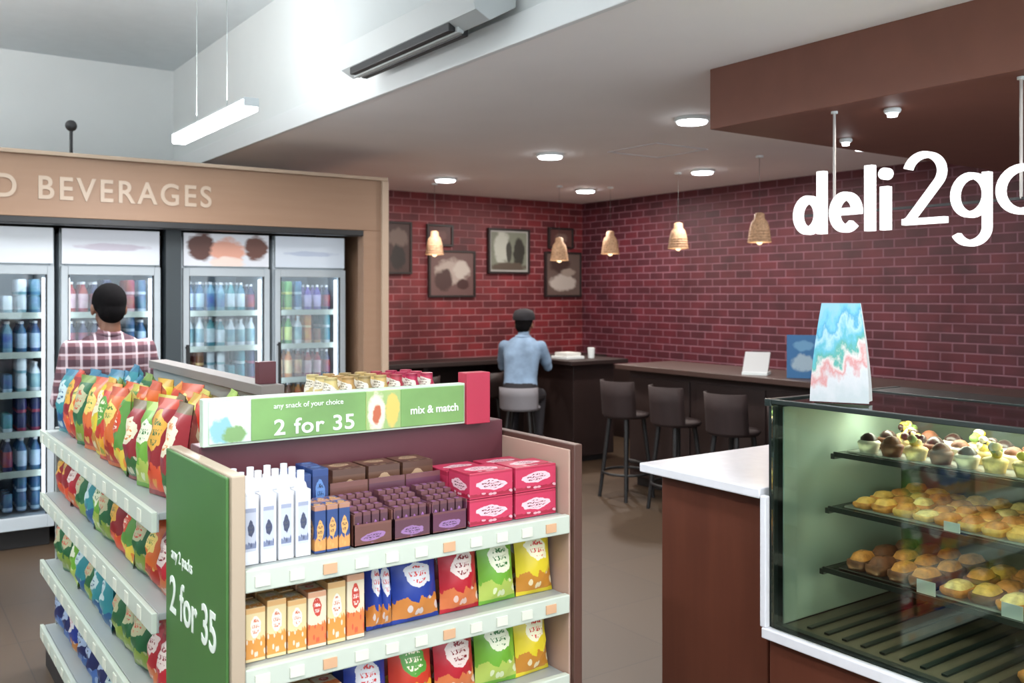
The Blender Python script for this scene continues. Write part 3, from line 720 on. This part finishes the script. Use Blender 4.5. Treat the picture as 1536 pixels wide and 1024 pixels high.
# ---------------------------------------------------------------- framed pictures on back wall
blk=mat('picture_frame',(36,28,28),.4)
def pic(xa,xb,za,zb,base,blobs,mattw=0.03):
    b=MB(); y=8.55; t=.022
    b.box(xa,xb,y-.02,y,za,zb,blk); 
    for q in ((xa,xa+t,za,zb),(xb-t,xb,za,zb),(xa+t,xb-t,za,za+t),(xa+t,xb-t,zb-t,zb)): b.box(q[0],q[1],y-.04,y-.02,q[2],q[3],blk)
    g=t+mattw
    if mattw: b.box(xa+t,xb-t,y-.024,y-.02,za+t,zb-t,mat('mount_card',(150,148,144),.6))
    b.box(xa+g,xb-g,y-.027,y-.024,za+g,zb-g,blobmat('picture_print',base,blobs)); b.obj('framed_picture',bevel=.002)
pic(4.38,4.70,1.80,2.34,(60,40,38),[(.5,.7,.4,.2,(96,80,74)),(.5,.3,.3,.25,(28,22,22))],0)
pic(4.90,5.48,1.56,2.06,(96,70,68),[(.5,.55,.38,.3,(160,146,138)),(.3,.35,.2,.25,(64,42,42)),(.7,.6,.18,.2,(176,166,158)),(.75,.25,.15,.12,(60,34,34))],.0)
pic(5.65,6.21,1.82,2.32,(112,116,102),[(.3,.6,.22,.45,(168,170,160)),(.78,.45,.16,.40,(46,46,40)),(.5,.08,.5,.12,(80,70,60)),(.5,.5,.08,.3,(60,60,54))],.02)
pic(6.43,6.96,1.56,2.08,(90,74,68),[(.5,.3,.4,.2,(168,158,150)),(.4,.75,.3,.2,(60,44,40)),(.65,.55,.2,.1,(140,126,116))],.0)
pic(4.88,5.2,2.10,2.33,(72,34,34),[(.5,.5,.3,.3,(96,60,58))],0)
pic(6.48,6.84,2.12,2.36,(84,54,50),[(.5,.5,.3,.3,(110,88,80))],0)

# ---------------------------------------------------------------- bar furniture
b=MB()
b.box(3.25,6.95,8.05,8.51,.865,.91,darkwood)
for x in (3.4,4.6,5.6): b.box(x,x+.05,8.1,8.5,0,.865,darkwood)
b.obj('wall_bar_counter',bevel=.004)
b=MB(); topw=mat('bar_top',(66,48,43),.45,noise=.08)
b.box(5.18,5.85,1.3,5.9,ISL-.04,ISL,topw); b.box(5.30,5.75,1.4,5.85,0.08,ISL-.04,darkwood); b.box(5.34,5.7,1.45,5.8,0,.08,dark)
for k in range(6): b.box(5.285,5.30,1.45+k*.74,1.45+k*.74+.66,.15,ISL-.1,darkwood)
b.rod((5.22,1.5,.22),(5.22,5.8,.22),.018,dark)
for k in range(5): b.rod((5.22,1.7+k*.98,.22),(5.31,1.7+k*.98,.22),.012,dark)
b.obj('bar_counter_island',bevel=.004)
b=MB(); b.box(5.40,6.1,6.75,7.75,.93,.97,darkwood); b.box(5.50,6.0,6.85,7.65,.06,.93,darkwood); b.box(5.55,5.95,6.9,7.6,0,.06,dark)
b.obj('high_table',bevel=.005)
b=MB(); b.box(5.52,5.74,6.98,7.22,.971,.995,white); b.box(5.55,5.72,7.01,7.2,.995,1.03,mat('paper',(205,205,200))); b.lathe([(.03,0),(.036,.1)],white,(5.86,7.02,.971),12); b.lathe([(.03,0),(.036,.1)],white,(5.48,7.32,.971),12)
b.obj('takeaway_tray',bevel=.002)
def stool(x,y,rot,sh=.66,seatm=darkwood,back=.22):
    b=MB(); b.M=Matrix.Translation((x,y,0))@Matrix.Rotation(rot,4,'Z')
    b.lathe([(.02,-.02),(.17,-.02),(.185,0),(.18,.012),(.15,.02),(.01,.016)],seatm,(0,0,sh-.03),20)
    for a in (45,135,225,315):
        c_,s_=math.cos(math.radians(a)),math.sin(math.radians(a))
        b.rod((c_*.13,s_*.13,sh-.05),(c_*.21,s_*.21,0),.018,dark,8,.014)
    b.torus((0,0,.20),.185,.011,dark)
    if back:
        n=11; v=[]
        for k,zz in enumerate((sh-.03,sh+back*.5,sh+back)):
            for i in range(n):
                a=math.radians(200+140*i/(n-1)); v.append((.190*math.cos(a),.190*math.sin(a)-.012*k,zz))
            for i in range(n):
                a=math.radians(200+140*i/(n-1)); v.append((.176*math.cos(a),.176*math.sin(a)-.012*k,zz))
        f=[]
        for k in range(2):
            for i in range(n-1):
                o=k*2*n; f.append((o+i,o+i+1,o+2*n+i+1,o+2*n+i)); f.append((o+n+i+1,o+n+i,o+3*n+i,o+3*n+i+1))
            f.append((k*2*n,k*2*n+2*n,k*2*n+3*n,k*2*n+n)); f.append((k*2*n+n-1,k*2*n+2*n-1,k*2*n+4*n-1,k*2*n+3*n-1))
        for i in range(n-1): f.append((4*n+i,4*n+i+1,5*n+i+1,5*n+i))
        b.add(v,f,seatm,smooth=True)
    b.M=Matrix.Identity(4); return b.obj('bar_stool')
yaw=math.radians(-46)
MX,MY=4.91,6.88
stool(MX,MY,yaw,.60,mat('stool_white',(132,130,136),.6),.16)
stm=woodmat('stool_wood',(30,17,17),(42,23,22),3,.75)
for y,r in ((2.7,-90),(3.3,-88),(3.85,-93),(4.4,-86),(4.95,-95),(5.5,-88)): stool(4.95,y,math.radians(r),.68,stm,.24)
stool(4.35,7.75,0,.62,darkwood,.2); stool(5.1,7.78,.1,.62,darkwood,.2)

# ---------------------------------------------------------------- people
def cap(b,p,q,r0,r1,mt,fy=1.0,rings=5,seg=14):
    p=Vector(p);q=Vector(q);d=q-p;L=d.length
    prof=[]
    for i in range(rings+1):
        a=math.pi/2*(1-i/rings); prof.append((max(1e-4,r0*math.cos(a)),-r0*math.sin(a)))
    prof.append((r1,L))
    for i in range(1,rings+1):
        a=math.pi/2*i/rings; prof.append((max(1e-4,r1*math.cos(a)),L+r1*math.sin(a)))
    old=b.M; b.M=old@Matrix.Translation(p)@d.to_track_quat('Z','Y').to_matrix().to_4x4()@Matrix.Diagonal((1,fy,1,1))
    b.lathe(prof,mt,seg=seg); b.M=old
def remesh(b,vox,smooth=3):
    o=b.obj('tmp_part',recalc=False)
    m=o.modifiers.new('r','REMESH'); m.mode='VOXEL'; m.voxel_size=vox
    s_=o.modifiers.new('s','SMOOTH'); s_.factor=.5; s_.iterations=smooth
    dg=bpy.context.evaluated_depsgraph_get(); ev=o.evaluated_get(dg)
    me=bpy.data.meshes.new_from_object(ev)
    V=[v.co.copy() for v in me.vertices]; F=[list(p.vertices) for p in me.polygons]
    bpy.data.objects.remove(o); bpy.data.meshes.remove(me); return V,F
skin=mat('skin',(112,74,56),.55,noise=.05); hair=mat('hair_black',(14,12,13),.95,noise=.2,nscale=60)
hair.node_tree.nodes['Principled BSDF'].inputs['Specular IOR Level'].default_value=.1
eyew=mat('eye_white',(230,228,222),.3); iris=mat('eye_iris',(30,18,12),.3)
shoe=mat('shoe_leather',(30,26,26),.4)
def segd(c,p,q):
    d=q-p; t=max(0,min(1,(c-p).dot(d)/max(1e-9,d.length_squared))); return (c-(p+d*t)).length
def person(name,loc,yaw,J,shirt,trous,sleeve='short',headturn=0,cap_=None):
    segs=[]; b=MB()
    def C_(p,q,r0,r1,lab,fy=1.0):
        cap(b,p,q,r0,r1,skin,fy); segs.append((Vector(p),Vector(q),(r0+r1)/2,lab))
    T=J['torso']; seg=20; v=[];f=[]
    for (c,rx,ry) in T:
        for j in range(seg):
            a=2*math.pi*j/seg; v.append((c[0]+rx*math.copysign(abs(math.cos(a))**.85,math.cos(a)),c[1]+ry*math.copysign(abs(math.sin(a))**.85,math.sin(a)),c[2]))
    n=len(T)
    for i in range(n-1):
        for j in range(seg): k=(j+1)%seg; f.append((i*seg+j,i*seg+k,(i+1)*seg+k,(i+1)*seg+j))
    f.append(tuple(reversed(range(seg)))); f.append(tuple(range((n-1)*seg,n*seg)))
    b.add(v,f,skin)
    for i in range(n-1): segs.append((Vector(T[i][0]),Vector(T[i+1][0]),(T[i][1]+T[i+1][1])*.42,'trous' if T[i][0][2]<J['waist'] else 'shirt'))
    C_(J['neck'][0],J['neck'][1],.058,.053,'skin')
    hands=[]
    for s_ in ('L','R'):
        sh,el,wr,hd=[Vector(x) for x in J['arm'+s_]]
        C_(sh,el,.054,.043,'shirt')
        mid=el.lerp(wr,.5)
        C_(el,mid,.043,.037,'shirt' if sleeve=='long' else 'skin'); C_(mid,wr,.037,.027,'shirt' if sleeve=='long' else 'skin')
        if sleeve=='short':
            cf=sh.lerp(el,.72); C_(sh,cf,.057,.055,'shirt')
        hp_,kn,an,toe=[Vector(x) for x in J['leg'+s_]]
        C_(hp_,kn,.086,.062,'trous'); C_(kn,an,.062,.047,'trous')
        heel=an+(toe-an)*-.25; heel.z=toe.z; C_(heel,toe,.04,.036,'shoe',.9); C_(an,heel.lerp(toe,.2),.045,.045,'shoe')
        hands.append((wr,hd,1 if s_=='R' else -1))
    V,F=remesh(b,.011,4)
    out=MB(); mats={'shirt':shirt,'trous':trous,'skin':skin,'shoe':shoe,'hair':hair}
    groups={}
    for fc in F:
        c=sum((V[i] for i in fc),Vector())/len(fc)
        l=min(segs,key=lambda s: segd(c,s[0],s[1])-s[2])[3]
        groups.setdefault(l,[]).append(fc)
    def addraw(V,F,mt,keep=None):
        o0=len(out.v); out.v+=[tuple(x) for x in V]; k=out.mi(mt)
        for fc in F:
            if keep and not keep(sum((V[i] for i in fc),Vector())/len(fc)): continue
            out.f.append([o0+i for i in fc]); out.m.append(k); out.s.append(True); out.uv.append([(0,0)]*len(fc))
    o0=len(out.v); out.v+=[tuple(x) for x in V]
    for l,fs in groups.items():
        k=out.mi(mats[l])
        for fc in fs: out.f.append([o0+i for i in fc]); out.m.append(k); out.s.append(True); out.uv.append([(0,0)]*len(fc))
    nk=J['neck'][0]; out.torus((nk[0],nk[1],nk[2]+.028),.063,.013,shirt,20,8)
    hc=Vector(J['head']); hb=MB(); hb.M=Matrix.Translation(hc)@Matrix.Rotation(headturn,4,'Z')
    hb.sphere((0,-.012,.02),.076,.094,.092,skin,20,14); hb.sphere((0,.022,-.05),.056,.062,.062,skin,16,10); hb.sphere((0,.03,-.085),.035,.035,.028,skin,12,8)
    hb.sphere((0,.092,-.022),.013,.018,.022,skin,10,8); cap(hb,(0,.078,.012),(0,.095,-.02),.009,.011,skin)
    for sx in (-1,1): 
        hb.sphere((sx*.080,-.012,-.012),.011,.020,.032,skin,10,8); hb.sphere((sx*.034,.070,.020),.024,.014,.010,skin,10,8)
    hb.sphere((0,.078,-.058),.024,.012,.007,skin,10,6); cap(hb,(0,-.02,-.06),(0,-.025,-.12),.052,.054,skin)
    V,F=remesh(hb,.006,2); addraw(V,F,skin)
    hh=MB(); hh.M=Matrix.Translation(hc)@Matrix.Rotation(headturn,4,'Z')
    hh.sphere((0,-.020,.034),.084,.097,.092,hair,20,14); hh.sphere((0,-.058,-.016),.070,.056,.070,hair,16,10)
    for sx in (-1,1): hh.sphere((sx*.068,-.018,.022),.016,.045,.045,hair,10,8)
    V,F=remesh(hh,.008,2); hm=hh.M.inverted()
    addraw(V,F,hair,lambda c: not ((hm@c).y>.045 and (hm@c).z<.062))
    out.M=hh.M
    for sx in (-1,1):
        out.sphere((sx*.031,.076,.002),.013,.010,.008,eyew,10,6); out.sphere((sx*.031,.085,.002),.006,.003,.006,iris,8,5)
    out.sphere((0,.083,-.058),.023,.008,.004,mat('lips',(120,60,54),.4),10,6)
    if cap_:
        out.lathe([(.100,0),(.104,.02),(.100,.055),(.080,.088),(.03,.104),(.001,.106)],cap_,(0,-.018,.040),20)
        out.add([(-.085,.04,.049),(-.065,.14,.036),(0,.17,.033),(.065,.14,.036),(.085,.04,.049),(-.085,.04,.057),(-.065,.14,.044),(0,.17,.041),(.065,.14,.044),(.085,.04,.057)],[(4,3,2,1,0),(5,6,7,8,9),(0,1,6,5),(1,2,7,6),(2,3,8,7),(3,4,9,8)],cap_)
    out.M=Matrix.Identity(4)
    for wr,hd,sg in hands:
        d=(hd-wr).normalized(); up=Vector((0,0,1))
        if abs(d.z)>.8: up=Vector((0,1,0))
        s_=d.cross(up).normalized(); nrm=s_.cross(d).normalized()
        R=Matrix((s_,d,nrm)).transposed().to_4x4()
        h=MB(); h.M=Matrix.Translation(wr)@R
        cap(h,(0,-.03,0),(0,.012,0),.026,.024,skin,.8)
        h.sphere((0,.050,0),.040,.048,.016,skin,16,10)
        for i,(fx,L) in enumerate(((-.030,.070),(-.010,.080),(.010,.076),(.029,.060))):
            a=Vector((fx,.082,0)); fl=.35
            for kk,(ll,r) in enumerate(((.45,.0088),(.30,.0082),(.25,.0074))):
                bb=a+Vector((fx*.10,L*ll*math.cos(fl),-L*ll*math.sin(fl))); cap(h,a,bb,r,r*.95,skin,1,3,8); a=bb; fl+=.4
        t=-sg; a=Vector((t*.034,.022,-.004)); bb=a+Vector((t*.022,.028,-.012)); cap(h,a,bb,.0115,.010,skin,1,3,8); cc=bb+Vector((t*.006,.028,-.008)); cap(h,bb,cc,.010,.0085,skin,1,3,8)
        V,F=remesh(h,.0035,2); addraw(V,F,skin)
    o=out.obj(name); o.location=loc; o.rotation_euler=(0,0,yaw); return o
stand={'waist':.93,'neck':((0,-.01,1.36),(0,0,1.43)),'head':(0,.015,1.53),
 'torso':[((0,0,.78),.10,.08),((0,0,.84),.165,.115),((0,0,.92),.168,.118),((0,0,1.02),.155,.108),((0,0,1.14),.170,.118),((0,-.005,1.25),.182,.120),((0,-.01,1.33),.172,.102),((0,-.01,1.375),.12,.075),((0,-.01,1.40),.06,.055)],
 'armL':((-.178,-.01,1.315),(-.235,-.03,1.06),(-.13,.17,1.06),(-.08,.24,1.07)),
 'armR':((.178,-.01,1.315),(.235,-.03,1.06),(.14,.18,1.10),(.09,.25,1.13)),
 'legL':((-.09,0,.82),(-.10,.02,.46),(-.11,-.02,.09),(-.13,.13,.045)),
 'legR':((.09,0,.82),(.10,.03,.46),(.11,0,.09),(.13,.15,.045))}
jeans=mat('jeans',(38,44,66),.8,noise=.15,nscale=40); tdark=mat('dark_trousers',(36,34,40),.8)
person('man_standing',(1.06,5.15,0),math.radians(-4),stand,plaidmat(),jeans,'long',math.radians(8))
z0=.60
sit={'waist':z0+.13,'neck':((0,.135,z0+.575),(0,.165,z0+.635)),'head':(0,.205,z0+.715),
 'torso':[((0,-.02,z0+.0),.11,.10),((0,-.02,z0+.05),.165,.125),((0,-.015,z0+.13),.165,.125),((0,.01,z0+.22),.150,.112),((0,.045,z0+.34),.158,.112),((0,.085,z0+.45),.172,.115),((0,.11,z0+.53),.160,.100),((0,.125,z0+.585),.11,.072),((0,.13,z0+.61),.06,.055)],
 'armL':((-.168,.11,z0+.515),(-.215,.24,z0+.32),(-.13,.45,z0+.40),(-.07,.52,z0+.40)),
 'armR':((.168,.11,z0+.515),(.215,.24,z0+.32),(.13,.45,z0+.41),(.08,.52,z0+.41)),
 'legL':((-.09,0,z0+.075),(-.12,.36,z0+.05),(-.12,.26,.30),(-.13,.38,.245)),
 'legR':((.09,0,z0+.075),(.12,.36,z0+.05),(.12,.26,.30),(.13,.38,.245))}
person('man_seated',(MX,MY,0.0),yaw,sit,mat('light_blue_shirt',(122,146,172),.85,noise=.3,nscale=7),tdark,'short',math.radians(-6),mat('dark_cap',(28,26,32),.8))

# ---------------------------------------------------------------- world + camera
w=bpy.data.worlds.new('World'); sc.world=w; w.use_nodes=True
bg=w.node_tree.nodes['Background']; bg.inputs[0].default_value=(.95,.96,1,1); bg.inputs[1].default_value=3.3
cam=bpy.data.cameras.new('Camera'); co=bpy.data.objects.new('Camera',cam); sc.collection.objects.link(co)
co.location=(0,0,1.6); co.rotation_euler=(math.radians(90),0,math.radians(-35))
cam.sensor_width=36; cam.lens=1400/1536*36; cam.shift_y=-72/1536; cam.clip_start=.05
cam.dof.use_dof=True; cam.dof.focus_distance=2.9; cam.dof.aperture_fstop=4.0
sc.camera=co
